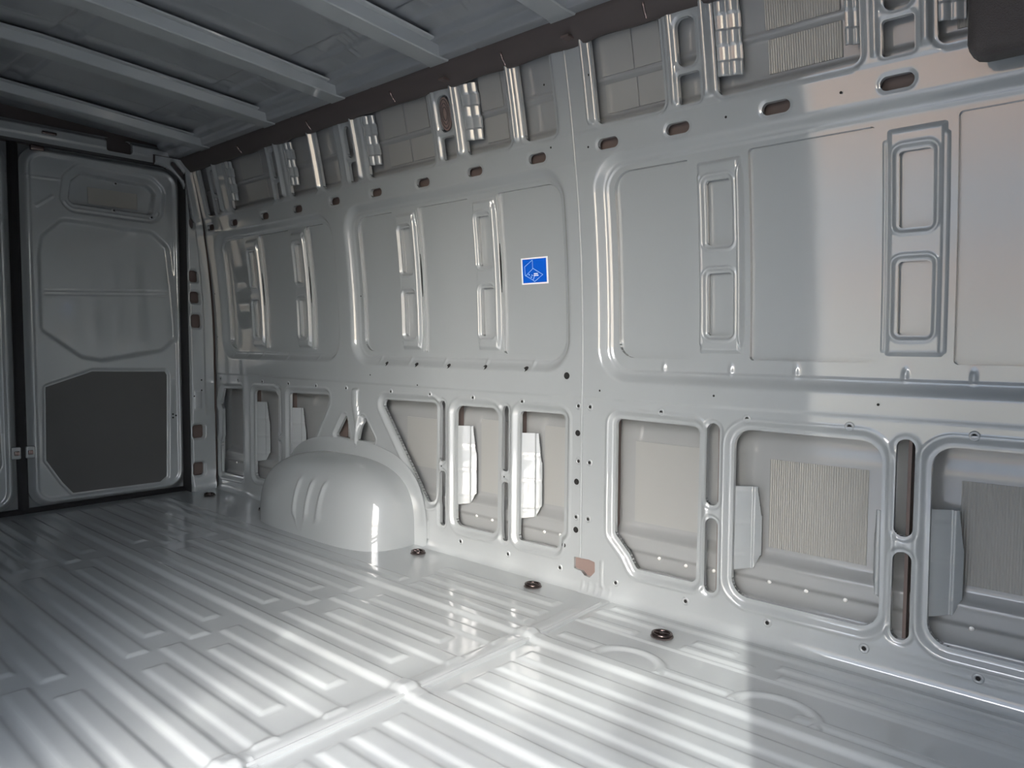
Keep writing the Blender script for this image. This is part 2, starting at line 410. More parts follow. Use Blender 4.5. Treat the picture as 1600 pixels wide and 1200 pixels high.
# recess pads behind the small windows (the outer skin seen through them)
for k, (x0, x1) in enumerate(post_spans()):
    for z0, z1 in WW:
        a, c = wwin(x0, x1)
        hgrid('blank_panel', nonuni([a - .02, c + .02], [0.03]), nonuni([z0 - .02, z1 + .02], [0.03]), None, on_wall(0.0410), PANE, wall)

# stiffening brackets behind the lower openings
def low_bracket(x, z0, z1, side=1, w=0.075):
    def mp(U, V, d): return (x + side * U, 0.020 + 0.050 * (U / w) ** 1.3 - d, V)
    def D(U, V): return 0.010 * ss(w * .70, w * .78, U) + 0.0015 * np.exp(-((np.mod(V - z0, 0.09) - .045) / .006) ** 2)
    def cut(U, V): return np.minimum(1.0, polysd(U, V, [(-.01, z0), (w * .8, z0 + .012), (w, z0 + .05), (w * 1.02, z0 + (z1 - z0) * .6), (w * .88, z1), (-.01, z1)])) * -1
    return hgrid('bracket', nonuni([0, w * 1.02], [0.003]), nonuni([z0, z1], [0.004]), D, mp, PAINT, wall, cut, 0.002, True)
for x, z0, z1, sd in ((-3.490, 0.19, 0.50, 1), (-3.160, 0.19, 0.49, 1), (-2.010, 0.19, 0.495, 1), (-1.690, 0.19, 0.495, 1), (-0.902, 0.175, 0.415, 1),
                      (-0.495, 0.175, 0.40, -1), (-0.418, 0.165, 0.425, 1)):
    low_bracket(x, z0, z1, sd, 0.040 if sd < 0 else 0.075)
# bright pressed brackets in the upper band
def up_bracket(x, w=0.06):
    def mp(U, V, d): return (x + U, wprof(V) + 0.010 + 0.022 * U / w - d, V)
    def D(U, V):
        seg = 0.5 + 0.5 * np.sign(np.sin((V - 1.508) * 2 * math.pi / 0.075))
        return 0.006 * np.abs(np.sin(U / w * math.pi * 2.2)) * (0.45 + 0.55 * seg) + 0.003 * seg
    return hgrid('bracket', nonuni([0, w], [0.0022]), nonuni([1.508, 1.690], [0.003]), D, mp, PAINT, wall, None, 0.003, True)
for x, w in ((-3.525, .035), (-2.985, .042), (-2.412, .058), (-1.860, .065), (-0.920, .062), (-0.408, .05)): up_bracket(x, w)
up_bracket(-0.600, 0.035)

# damping pads stuck to the outer skins
def pad(x0, x1, z0, z1, base, m):
    return hgrid('damping_pad', nonuni([x0, x1], [0.02]), nonuni([z0, z1], [0.02]), None, on_wall(base), m, wall, None, 0.003, True)
for x0, x1, z0, z1, m in ((-1.250, -1.020, 0.245, 0.500, PADP), (-0.815, -0.560, 0.245, 0.490, PAD), (-0.355, -0.05, 0.245, 0.490, PAD),
                          (-2.36, -2.16, 0.30, 0.50, PADP), (-1.62, -1.50, 0.245, 0.52, PADP), (-1.93, -1.80, 0.245, 0.52, PADP)):
    pad(x0, x1, z0, z1, 0.0825, m)
for x0, x1, m in ((-1.300, -1.19, PADP), (-1.185, -1.10, PADP), (-0.800, -0.620, PAD), (-0.38, -0.1, PAD), (-2.33, -2.20, PADP), (-2.19, -2.07, PADP), (-1.80, -1.70, PADP), (-3.44, -3.25, PADP)):
    pad(x0, x1, 1.600, 1.74, 0.040, m); pad(x0, x1, 1.500, 1.580, 0.050, m)

# rivet nuts and holes
riv = lathe('rivet_nut', [(0.0125, 0.0), (0.0105, 0.0030), (0.008, 0.0034), (0.0052, 0.001), (0.0050, -0.004)], PAINT, wall, 14)
hub = lathe('hole', [(0.0052, 0.0012), (0.0001, 0.0012)], HOLEM, riv, 12)
hol = lathe('drain_hole', [(0.0100, 0.0), (0.0092, 0.0012), (0.0085, 0.0010), (0.0001, 0.0008)], HOLEM, wall, 14)
dot = lathe('pin_hole', [(0.0034, 0.0010), (0.0001, 0.0010)], HOLEM, wall, 10)
def stick(proto, x, z, y=None, child=None, s=1.0):
    o = proto.copy(); COL.objects.link(o); o.parent = wall
    yy = wp(z) if y is None else y
    sl = math.atan(0.254 * max(0, z - 0.75))
    o.location = (x, yy, z); o.rotation_euler = (math.radians(90) + sl, 0, 0); o.scale = (s, s, s)
    if child: c = child.copy(); COL.objects.link(c); c.parent = o
    return o
RN = [(x, 0.606, 0.003) for x in (-3.815, -3.627, -3.382, -3.140, -2.908, -2.676, -2.369, -2.131, -1.897, -1.658, -1.417)] + \
     [(x, 0.606, 0.0005) for x in (-1.369, -1.113, -0.849, -0.585, -0.320)] + [(x, 0.062, 0.003) for x in (-1.960, -1.720, -1.487)] + [(x, 0.062, 0.0003) for x in (-1.264, -1.022, -0.779, -0.535, -0.294)] + \
     [(-1.415, 0.427, .004), (-1.369, 0.428, 0), (-1.423, 0.243, .004), (-1.372, 0.245, 0), (-2.196, 0.066, .002)]
for x, z, y in RN: stick(riv, x, z, y, hub)
for x, z, s in ((-1.419, 0.518, 1.0), (-1.422, 0.359, 1.0), (-1.423, 0.201, 1.0), (-1.472, 0.141, .8), (-1.272, 0.143, 1.0), (-1.463, 0.702, 1.15)): stick(hol, x, z, 0.003 if z < .63 else -.001, None, s)
for x, z in ((-0.952, 0.335), (-0.459, 0.334), (-1.74, .335), (-2.066, .335), (-1.33, .66), (-0.945, .664), (-0.52, .665), (-1.345, 1.402), (-1.49, 1.425), (-1.32, 1.60), (-1.49, 1.61),
             (-0.945, 1.60), (-0.90, 1.404), (-0.61, 1.404), (-2.20, .64), (-2.5, .67), (-2.55, 1.0), (-3.83, 1.06), (-3.83, 0.83)):
    stick(dot, x, z, (0.0035 if z < .63 else -0.0035 if x > -1.4 else -0.0005) + wp(z))
for p in (riv, hub, hol, dot): bpy.data.objects.remove(p)
# punched oval notches below the middle bay
ov = lathe('notch', [(0.013, 0.0), (0.0001, 0.0)], HOLEM, wall, 18)
for x in (-2.40, -2.215, -2.03, -1.84, -1.645):
    o = ov.copy(); COL.objects.link(o); o.parent = wall; o.location = (x, 0.0045, 0.7185); o.rotation_euler = (math.radians(60), math.radians(-20), 0); o.scale = (1.1, 0.75, 1)
bpy.data.objects.remove(ov)
# highlights painted as white dots on the lower ledge of the outer skin
st = lathe('glint_dot', [(0.0055, 0.0), (0.005, 0.004), (0.0001, 0.005)], GLINTM, wall, 10)
for x, z in ((-3.76, .150), (-3.67, .147), (-3.39, .150), (-3.30, .147), (-1.93, .155), (-1.85, .152), (-1.60, .152), (-1.53, .154), (-1.145, .150), (-1.055, .146), (-0.965, .150), (-0.80, .155), (-0.70, .152), (-0.60, .152), (-0.32, .152), (-0.21, .15)):
    stick(st, x, z, 0.060)
bpy.data.objects.remove(st)

# open slits beside the posts of the two rear bays
for x, z0, z1 in ((-3.376, 0.985, 1.145), (-2.962, 0.985, 1.150), (-2.190, 0.985, 1.150), (-1.770, 0.985, 1.155)):
    n = 8; v = []
    for k in range(n + 1):
        z = z0 + (z1 - z0) * k / n; w = 0.0036 * min(1.0, 0.35 + 2 * min(k, n - k) / n)
        v += [(x - w, wp(z) + 0.0262, z), (x + w, wp(z) + 0.0262, z)]
    pymesh('slit', v, [(2 * k, 2 * k + 1, 2 * k + 3, 2 * k + 2) for k in range(n)], HOLEM, wall)
# ribbed oval plug in the slot of the fourth small post
plug = prism('oval_plug', [(-1.947 + 0.026 * math.cos(a), 1.613 + 0.055 * math.copysign(abs(math.sin(a)) ** 0.8, math.sin(a))) for a in np.linspace(0, 2 * math.pi, 28, endpoint=False)],
             lambda u, v, d: (u, wp(v) + d, v), 0.006, 0.010, PATCHM, wall)
for r in (0.9, 0.66, 0.42):
    sweep('plug_ring', [(-1.947 + 0.024 * r * math.cos(a), wp(1.613 + 0.053 * r * math.sin(a)) + 0.005, 1.613 + 0.053 * r * math.sin(a)) for a in np.linspace(0, 2 * math.pi, 28, endpoint=False)], circ(0.0018, 6), RAILD, plug, True, up=(0, 1, 0))

# ================================================================== floor
floor = empty('floor'); tag(floor, 'glossy grey ribbed steel van floor running from the side door to the rear doors', 'floor', kind='structure')
SEAM = -1.27
def floor_h(X, Y):
    h = np.zeros(X.shape)
    pad_ = lambda x0, x1, y, w=0.026, s=0.018, hh=0.0055: hh * ss(0.0, -s, rrect(X, Y, x0, x1, y - w - s / 2, y + w + s / 2, 0.012))
    for yl in (-0.385, -0.820, -1.255, -1.66): h = np.maximum(h, 0.010 * ss(0.034, 0.012, np.abs(Y - yl)) * ss(-3.86, -3.80, X))
    rows = []
    for g, yl in enumerate((-0.385, -0.820, -1.255)):
        for k in range(4): rows.append((yl - 0.100 - 0.0815 * k, k in (0, 2) if g % 2 == 0 else k in (1, 3)))
    for k, y in enumerate((-0.315, -0.235, -0.150)):
        if k == 0:
            h = np.maximum(h, pad_(-3.80, -1.90, y, 0.022))
        h = np.maximum(h, pad_(-1.86 - .02 * k, -1.34 - .015 * k, y, 0.022))
    for y, lng in rows:
        e = 0.05 if lng else -0.05
        h = np.maximum(h, pad_(-3.82, -2.98 + e, y)); h = np.maximum(h, pad_(-2.88 + e, -1.985 + e, y)); h = np.maximum(h, pad_(-1.895 + e, -1.36 + e * 1.2, y))
        h = np.maximum(h, pad_(-1.225, 0.13, y))
    for x0, x1, y in ((-1.24, -1.07, -0.310), (-0.92, -0.72, -0.325), (-0.58, 0.1, -0.330), (-1.26, -1.03, -0.105), (-1.25, -1.07, -0.178), (-0.93, -0.80, -0.125), (-0.94, -0.74, -0.175), (-0.70, -0.1, -0.125), (-0.68, -0.1, -0.178), (-1.24, .1, -0.055)):
        h = np.maximum(h, pad_(x0, x1, y, 0.014, 0.016, 0.006))
    for x in (-1.00, -0.62):                # pressed arches over the cross member
        d = np.abs(np.hypot((X - x) / 1.25, Y + 0.345) - 0.075); h = np.maximum(h, 0.008 * ss(0.014, 0.004, d) * (Y > -0.36))
    # overlap step at the joint, and the step along the wall side in the front half
    h += 0.004 * ss(SEAM + 0.004, SEAM - 0.004, X) + 0.005 * ss(0.03, 0.012, np.abs(X - SEAM + .03)) * ss(-0.1, -0.16, Y) 
    h += 0.004 * ss(-0.206, -0.202, Y) * (X > SEAM)
    return h
on_floor = lambda U, V, d: (U, V, d)
ys = nonuni([YN + 0.0, -1.45, -0.0], [0.006, 0.0038])
hgrid('floor_panel', nonuni([-3.97, -2.6, SEAM], [0.010, 0.006]), ys, lambda U, V: floor_h(U, V) + 0.001, on_floor, FLOORP, floor)
hgrid('floor_panel', nonuni([SEAM - 0.02, XF], [0.005]), ys, lambda U, V: floor_h(U, V), on_floor, FLOORP, floor)
for y in (-0.385, -0.820, -1.255):            # sealant blobs where long ribs cross the joint
    hgrid('joint_patch', nonuni([-1.315, -1.235], [0.004]), nonuni([y - 0.045, y + 0.045], [0.004]),
          lambda U, V: floor_h(U, V) + 0.004 * np.exp(-((U + 1.275) / .03) ** 2) + 0.0006 * np.sin(U * 170) * np.sin(V * 150), on_floor, FLOORP, floor)
sweep('sill_strip', [(SEAM - .002, -1.78, 0.004), (SEAM - .002, -0.9, 0.004), (SEAM - .002, -0.30, 0.004), (SEAM - 0.01, -0.06, 0.006)], [(-0.007, -.004), (-0.006, .004), (0, .0065), (0.006, .004), (0.007, -.004)], FLOORP, floor, smooth=False)

# ================================================================== ceiling
ceil = empty('ceiling'); tag(ceil, 'grey steel van roof with arched cross bows and creased skin panels', 'ceiling', kind='structure')
def bow_z(y):                                   # underside of the bows
    t = np.clip((-0.165 - y) / 0.90, -0.1, 1); rise = 0.068 * (t - 0.18 * np.maximum(0, t - 0.4) ** 2)
    return 1.744 + rise - 0.066 * ss(-1.28, -1.64, y)
BOWS = [-3.575, -2.975, -2.465, -1.885, -1.357, -0.80, -0.26]
YC0, YC1 = -1.635, -0.165
edges = [-3.90] + BOWS + [XF]
for i in range(len(edges) - 1):
    x0, x1 = edges[i], edges[i + 1]; xm = (x0 + x1) / 2
    def D(U, V, xm=xm, L=x1 - x0):
        d = 0.010 * ss(0.045, 0.030, np.abs(V + 0.42 + 0.03 * np.sin(xm * 9))) + 0.010 * ss(0.045, 0.030, np.abs(V + 1.0)) + 0.010 * ss(0.045, 0.03, np.abs(V + 1.40))
        d = d * ss(L / 2 - 0.05, L / 2 - 0.12, np.abs(U - xm))
        d += -0.020 * ss(-0.275, -0.262, V) - 0.028 * ss(-0.225, -0.212, V) + 0.002 * np.exp(-((U - xm + .08) / .006) ** 2)
        for k in range(4): d -= 0.004 * np.exp(-((U - xm - 0.03 - 0.028 * k + (V + .36) * .35) / 0.006) ** 2) * ss(0.075 - .012 * k, 0.05 - .012 * k, np.abs(V + 0.36 + .01 * k))
        return d
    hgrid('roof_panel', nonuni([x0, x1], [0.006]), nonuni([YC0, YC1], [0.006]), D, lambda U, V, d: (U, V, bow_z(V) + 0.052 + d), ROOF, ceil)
for bx_ in BOWS:
    yy = np.linspace(YC0 - 0.01, YC1 + 0.015, 60)
    pr = [(-0.078, 0.038), (-0.074, 0.034), (-0.054, 0.033), (-0.042, 0.003), (-0.038, 0.0), (0.038, 0.0), (0.042, 0.003), (0.054, 0.033), (0.072, 0.034), (0.078, 0.038)]
    V_, F_ = [], []
    for y in yy:
        z = float(bow_z(np.array(y))); fl = 1 + 0.35 * max(0, 1 - (YC1 + 0.015 - y) / 0.07) ** 2
        V_ += [(bx_ + u * fl, y, z + w) for u, w in pr]
    n = len(pr); m_ = len(V_); V_ = V_ + V_            # alternate strips do not share vertices: crisp folds
    for i in range(len(yy) - 1):
        for j in range(n - 1):
            o_ = m_ * (j in (2, 3, 6, 7)); F_.append((o_ + i * n + j, o_ + i * n + j + 1, o_ + (i + 1) * n + j + 1, o_ + (i + 1) * n + j))
    bow = pymesh('roof_bow', V_, F_, PAINT, ceil, False)
    for y in (-0.20, -0.26, -0.33, -0.42, -0.52):   # round holes in the rear flank of the bow
        c = lathe('hole', [(0.008, 0.0), (0.0001, 0.0)], HOLEM, bow, 10)
        z = float(bow_z(np.array(y))); c.location = (bx_ - 0.0455, y, z + 0.0185); c.rotation_euler = (0, math.radians(-62 - 180), 0)
# dark side rail between roof and wall (both sides) with clips
def rail(yf, sgn, nm='side_rail'):
    xs_ = np.arange(-3.90, XF + .001, 0.02); V_, F_ = [], []
    for x in xs_:
        wob = 0.006 * math.sin(x * 11) + 0.004 * math.sin(x * 27 + 1)
        foot = sum(math.exp(-((x - b) / 0.06) ** 2) for b in BOWS)
        sec = [(-0.102, 1.712), (-0.108, 1.690 - 0.4 * wob - 0.006 * foot), (-0.122, 1.688 - 0.4 * wob - .006 * foot), (-0.150, 1.712), (-0.172, 1.737 + 0.3 * wob), (-0.176, 1.752), (-0.150, 1.80)]
        V_ += [(x, yf + sgn * y, z) for y, z in sec]
    n = 7
    for i in range(len(xs_) - 1):
        for j in range(n - 1): F_.append((i * n + j, i * n + j + 1, (i + 1) * n + j + 1, (i + 1) * n + j))
    return pymesh(nm, V_, F_, RAILD, ceil, True)
rail(0.0, 1); rail(-1.80, -1)
for x in (-3.30, -2.72, -2.17, -1.62, -1.10, -0.62):
    sweep('cable_clip', [(x - .004, -0.128, 1.694), (x, -0.145, 1.706), (x + .004, -0.160, 1.722)], circ(0.004, 8), STEEL, ceil)
for bx_ in BOWS[3:]:                            # bare primer showing where a bow meets the rail
    box('primer_tab', bx_ - 0.014, bx_ + 0.014, -0.166, -0.126, 1.698, 1.704, PRIMER, ceil).rotation_euler = (0, 0, 0)

# ================================================================== rear doors
XD = -3.93
MID = -0.895
def make_door(idx, mir, label):
    d = empty('door_%d' % idx); tag(d, label, 'door', kind='structure')
    my = (lambda y: 2 * MID - y) if mir else (lambda y: y)
    y0, y1 = -0.872, -0.140
    winO = [(-0.815, 1.20), (-0.800, 1.30), (-0.705, 1.392), (-0.285, 1.375), (-0.200, 1.300), (-0.175, 1.05), (-0.160, 0.815), (-0.250, 0.745), (-0.545, 0.695), (-0.640, 0.715), (-0.815, 0.850)]
    low = [(-0.795, 0.590), (-0.590, 0.660), (-0.240, 0.650), (-0.228, 0.630), (-0.240, 0.092), (-0.275, 0.064), (-0.690, 0.066), (-0.735, 0.125), (-0.802, 0.240)]
    upr = [(-0.655, 1.570), (-0.610, 1.612), (-0.300, 1.600), (-0.268, 1.570), (-0.280, 1.465), (-0.300, 1.455), (-0.650, 1.462), (-0.668, 1.480)]
    def outer(U, V): return -rrect(U, V, y0, y1, 0.018, 1.705, 0.10)
    def D(U, V):
        e = np.zeros(U.shape)
        sw = polysd(U, V, winO, 0.05); e += 0.022 * ss(0.0, -0.026, sw)
        sl = polysd(U, V, low, 0.012); e += 0.010 * ss(0.014, 0.002, sl)
        su = polysd(U, V, upr, 0.02); e += 0.014 * ss(0.050, 0.034, su) + 0.040 * ss(0.004, -0.006, su)
        e -= 0.006 * ss(0.008, 0.0, np.abs(su - 0.026)) * (V < 1.47)
        so = rrect(U, V, y0, y1, 0.018, 1.705, 0.10); e += 0.020 * ss(-0.020, 0.0, so) - 0.010 * ss(0.016, 0.0, np.abs(so + 0.030))
        e -= 0.010 * ss(0.012, 0.0, np.abs(V - 1.045 + (U + .5) * -0.04)) * ss(-0.79, -0.77, U) * ss(-0.20, -0.22, U) * 0.6     # rib across the window blank
        e += 0.006 * ss(0.018, 0.004, np.abs(V - 1.045 + (U + .5) * -0.04)) * ss(-0.79, -0.77, U) * ss(-0.20, -0.22, U)
        a = (U + 0.775) * 0.62 + (V - 1.455) * -0.78; bb = (U + 0.775) * 0.78 + (V - 1.455) * 0.62
        e -= 0.006 * ss(0.010, 0.0, np.abs(-a)) * ss(0.05, 0.04, np.abs(bb))
        e -= 0.004 * ss(0.006, 0.0, np.abs(V - 1.560 - (U + .8) * .03)) * (U < -0.70)
        return e
    mp = lambda U, V, dd: (XD - dd, my(U), V)
    hgrid('inner_panel', nonuni([y0, y1], [0.0046]), nonuni([0.016, 1.706], [0.0046]), D, mp, PAINT, d, outer, 0.03)
    prism('cover_board', inset(low, 0.004), lambda u, v, t: (XD - t, my(u), v), 0.006, 0.0095, FELT, d)
    pad_ = hgrid('damping_pad', nonuni([-0.575, -0.345], [0.02]), nonuni([1.475, 1.555], [0.02]), None, lambda U, V, dd: (XD - dd - 0.049, my(U), V), PAD, d, None, -0.003, True)
    for yy_, zz_ in ((-0.46, 1.585), (-0.47, 1.452), (-0.29, 1.44)):
        h = lathe('hole', [(0.011, 0.0), (0.006, 0.004), (0.0001, 0.004)], PAINT, d, 14); h.location = (XD - 0.012, my(yy_), zz_); h.rotation_euler = (0, math.radians(90), 0)
        k = lathe('hole_centre', [(0.005, 0.005), (0.0001, 0.005)], HOLEM, h, 10)
    for yy_, zz_ in ((-0.206, 0.420), (-0.190, 0.412), (-0.206, 0.402)):
        h = lathe('hole', [(0.005, 0.001), (0.0001, 0.001)], HOLEM, d, 10); h.location = (XD + 0.0005, my(yy_), zz_); h.rotation_euler = (0, math.radians(90), 0)
    # hinge-side catch at the head and latch at the foot
    box('catch_plate', XD - .01, XD + 0.014, my(-0.80) - 0.028, my(-0.80) + 0.028, 1.678, 1.702, STEEL, d, 0.004)
    lt = box('latch', XD - 0.01, XD + 0.016, my(-0.866) - 0.020, my(-0.866) + 0.020, 0.262, 0.318, PAINT, d, 0.006)
    box('latch_bolt', XD + 0.005, XD + 0.024, my(-0.868) - 0.010, my(-0.868) + 0.010, 0.280, 0.300, STEEL, lt, 0.003)
    return d
make_door(1, False, 'right rear door leaf in grey steel with a dark board over its lower recess')
make_door(2, True, 'left rear door leaf in grey steel, mostly cut off by the left picture edge')
# rubber seals round the doors
seal = empty('trim_1'); tag(seal, 'black rubber door seals around and between the rear door leaves', 'door seal', kind='structure')
def arch_path(y0, y1, z0, z1, r, x):
    pts = [(x, y1, z0), (x, y1, z1 - r)]
    for k in range(1, 8): a = k / 8 * math.pi / 2; pts.append((x, y1 - r + r * math.cos(a), z1 - r + r * math.sin(a)))
    pts += [(x, y1 - r, z1), (x, y0 + r, z1)]
    for k in range(1, 8): a = math.pi / 2 + k / 8 * math.pi / 2; pts.append((x, y0 + r + r * math.cos(a), z1 - r + r * math.sin(a)))
    pts += [(x, y0, z1 - r), (x, y0, z0)]
    return pts
sweep('frame_seal', arch_path(-1.665, -0.126, 0.0, 1.716, 0.11, XD + 0.005), circ(0.016, 10), RUBBER, seal, up=(1, 0, 0))
sweep('centre_seal', [(XD - 0.012, MID, 0.0), (XD - 0.012, MID, 1.715)], circ(0.022, 10), RUBBER, seal, up=(1, 0, 0))
sweep('sill_seal', [(XD - 0.004, -1.66, 0.010), (XD - 0.004, -0.13, 0.010)], circ(0.018, 10), RUBBER, seal, up=(1, 0, 0))
# header above the doors and the corner pillar
head = empty('trim_2'); tag(head, 'grey steel header above the rear doors with a rounded cut-out', 'header', kind='structure')
def hd_hole(U, V): return np.minimum(rrect(U, V, -0.512, -0.392, 1.731, 1.80, 0.014), rrect(U, V, -1.398, -1.278, 1.731, 1.80, 0.014))
def hd_D(U, V): return 0.030 * ss(1.775, 1.800, V) + 0.006 * ss(1.745, 1.735, V)
hgrid('header_panel', nonuni([-1.70, -0.09], [0.006]), nonuni([1.712, 1.80], [0.004]), hd_D, lambda U, V, d: (XD + 0.035 - d, U, V), PAINT, head, hd_hole, 0.02)
hgrid('header_backing', nonuni([-1.70, -0.09], [0.2]), nonuni([1.70, 1.90], [0.1]), None, lambda U, V, d: (XD - 0.02, U, V), RAILD, head)
for y in (-0.760, -1.03):
    box('catch', XD + 0.034, XD + 0.05, y - 0.03, y + 0.03, 1.752, 1.764, STEEL, head, 0.003)
pil = empty('trim_3'); tag(pil, 'narrow grey rear corner pillar with square brown-backed holes beside the right door', 'pillar', kind='structure')
PH = [(-0.132, -0.078, 1.118, 1.178), (-0.130, -0.076, 1.008, 1.068), (-0.128, -0.074, 0.878, 0.948), (-0.132, -0.072, 0.290, 0.360), (-0.132, -0.074, 0.088, 0.158)]
KEY = [(-0.086, 1.425), (-0.100, 1.55), (-0.140, 1.645), (-0.205, 1.716)]
def pil_hole(U, V):
    s = np.full(U.shape, 1.0)
    for h in PH: s = np.minimum(s, rrect(U, V, *h, 0.014))
    s = np.minimum(s, 1.0)
    for (a0, b0), (a1, b1) in zip(KEY[:-1], KEY[1:]):
        ex, ez = a1 - a0, b1 - b0; t = np.clip(((U - a0) * ex + (V - b0) * ez) / (ex * ex + ez * ez), 0, 1); s = np.minimum(s, np.hypot(U - a0 - t * ex, V - b0 - t * ez) - 0.012)
    s = np.minimum(s, np.hypot(U - KEY[0][0], V - KEY[0][1]) - 0.026); s = np.minimum(s, rrect(U, V, -1.66, -0.142, -1.0, 1.700, 0.15))
    return s
def pil_D(U, V):
    return 0.012 * ss(0.010, 0.0, pil_hole(U, V)) - 0.006 * np.sin(V * 60) * np.exp(-((V - .03) / .06) ** 2) + 0.006 * ss(-0.07, -0.055, U) * ss(.5, .46, np.abs(V - .9)) - 0.005 * bead(U, V, -0.105, 0.44, 0.55, 0.02)
def pil_map(U, V, d):
    lean = np.clip((U + 0.150) / 0.11, 0, 1) * (wprof(V) + 0.0)
    return (XR + 0.006 - d, U + lean * 0.9, V)
hgrid('pillar_panel', nonuni([-0.300, -0.160, -0.012], [0.0044, 0.0030]), nonuni([0.0, 1.74], [0.0044]), pil_D, pil_map, PAINT, pil, pil_hole, 0.014)
hgrid('pillar_backing', nonuni([-0.138, 0.02], [0.05]), nonuni([0.0, 1.40], [0.2]), None, lambda U, V, d: (XR - 0.045, U, V), PRIMER, pil)  # brown primer, also standing in for warm taillight glow behind the holes
hgrid('channel_backing', nonuni([-0.300, 0.02], [0.004]), nonuni([1.39, 1.75], [0.004]), None, lambda U, V, d: (XR - 0.020, U, V), RAILD, pil, lambda U, V: rrect(U, V, -1.66, -0.142, -1.0, 1.700, 0.15))
hgrid('pillar_return', nonuni([XD - 0.02, XR + 0.006], [0.01]), nonuni([0.0, 1.72], [0.2]), None, lambda U, V, d: (U, -0.150 + 0 * V, V), RUBBER, pil)
for z in (0.545, 0.515, 0.60):
    h = lathe('hole', [(0.0045, 0.0), (0.0001, 0.0)], HOLEM, pil, 10); h.location = (XR + 0.0085, -0.085 if z > .53 else -.125, z); h.rotation_euler = (0, math.radians(90), 0)

# ================================================================== wheel arch
arch = empty('wheel_arch', (-2.665, 0.0, 0.0))
tag(arch, 'rounded grey wheel arch housing bulging from the floor against the side wall', 'wheel arch')
def sgnp(v, e): return np.sign(v) * np.abs(v) ** e
nu_, nv_ = 260, 70
uu = np.linspace(0, math.pi, nu_); vv_ = np.linspace(0, math.pi / 2, nv_)
UU, VV = np.meshgrid(uu, vv_, indexing='ij')
rr = np.cos(VV) ** 0.40; dd_ = np.sin(VV) ** 0.50
AX = 0.455 * sgnp(np.cos(UU), 0.72) * (0.72 + 0.28 * rr) * np.where(rr > 0, np.minimum(1, rr * 1.0 + 0.0), 0)
AZ = 0.322 * np.sin(UU) ** 0.50 * rr
AY = -0.245 * dd_ * (1 - 0.30 * np.clip(AZ / 0.33, 0, 1) ** 2.5)
for xg in (-0.045, 0.045, 0.130): AY -= 0.009 * np.exp(-((AX - xg) / 0.011) ** 2) * ss(.07, .10, AZ) * ss(.25, .22, AZ) * (dd_ > .5)
q_ = np.arange(nu_ * nv_).reshape(nu_, nv_)
link('housing', raw_mesh('housing', np.stack([AX, AY, AZ], -1).reshape(-1, 3), np.stack([q_[:-1, :-1], q_[1:, :-1], q_[1:, 1:], q_[:-1, 1:]], -1).reshape(-1, 4)), PAINT, arch)
fl_o = [(0.520 * float(sgnp(np.cos(u), 0.72)), -0.002, 0.385 * float(np.sin(u) ** 0.62)) for u in np.linspace(0, math.pi, 60)]
fl_i = [(0.440 * float(sgnp(np.cos(u), 0.72)), -0.010, 0.315 * float(np.sin(u) ** 0.62)) for u in np.linspace(0, math.pi, 60)]
fl_m = [(0.505 * float(sgnp(np.cos(u), 0.72)), -0.009, 0.372 * float(np.sin(u) ** 0.62)) for u in np.linspace(0, math.pi, 60)]
V_ = fl_o + fl_m + fl_i; F_ = []
for r_ in range(2):
    for i in range(59): F_.append((r_ * 60 + i, r_ * 60 + i + 1, (r_ + 1) * 60 + i + 1, (r_ + 1) * 60 + i))
pymesh('arch_flange', V_, F_, PAINT, arch, True)

# ================================================================== tie-down rings
def ring(x, y, label, s=1.0, ang=0.0):
    t = empty('tie_down_ring', (x, y, 0.006)); t.rotation_euler = (0, 0, ang); t.scale = (s, s, s)
    tag(t, label, 'tie-down ring', 'tie-down rings along the floor edge')
    if not hasattr(ring, 'm'):
        a = lathe('cup', [(0.030, 0.001), (0.027, 0.003), (0.024, 0.0012), (0.010, 0.0008), (0.0001, 0.0008)], RAILD, t, 24)
        pts = [(0.024 * math.cos(k / 24 * 2 * math.pi), 0.021 * math.sin(k / 24 * 2 * math.pi), 0.0075) for k in range(24)]
        b = sweep('loop', pts, circ(0.0042, 8), RINGM, t, True)
        c = sweep('hinge_bar', [(-0.018, 0.0, 0.007), (0.018, 0.0, 0.007)], circ(0.0045, 8), RINGM, t)
        e = sweep('bolt', [(0, 0, 0.001), (0, 0, 0.010)], circ(0.008, 6), RINGM, t, up=(1, 0, 0), smooth=False)
        ring.m = (a, b, c, e)
    else:
        for p in ring.m:
            q = p.copy(); COL.objects.link(q); q.parent = t
ring(-1.011, -0.150, 'dark metal tie-down ring nearest the camera, on the front floor panel', 1.05, 0.3)
ring(-1.539, -0.075, 'dark metal tie-down ring left of the brown wall patch at the joint', 1.0, 0.2)
ring(-2.107, -0.080, 'dark metal tie-down ring just in front of the wheel arch', 1.0, 0.1)
ring(-3.194, -0.100, 'dark metal tie-down ring half hidden behind the wheel arch', 1.0, 0.5)
ring(-3.700, -0.125, 'farthest dark metal tie-down ring, at the foot of the rear corner pillar', 1.0, 0.2)

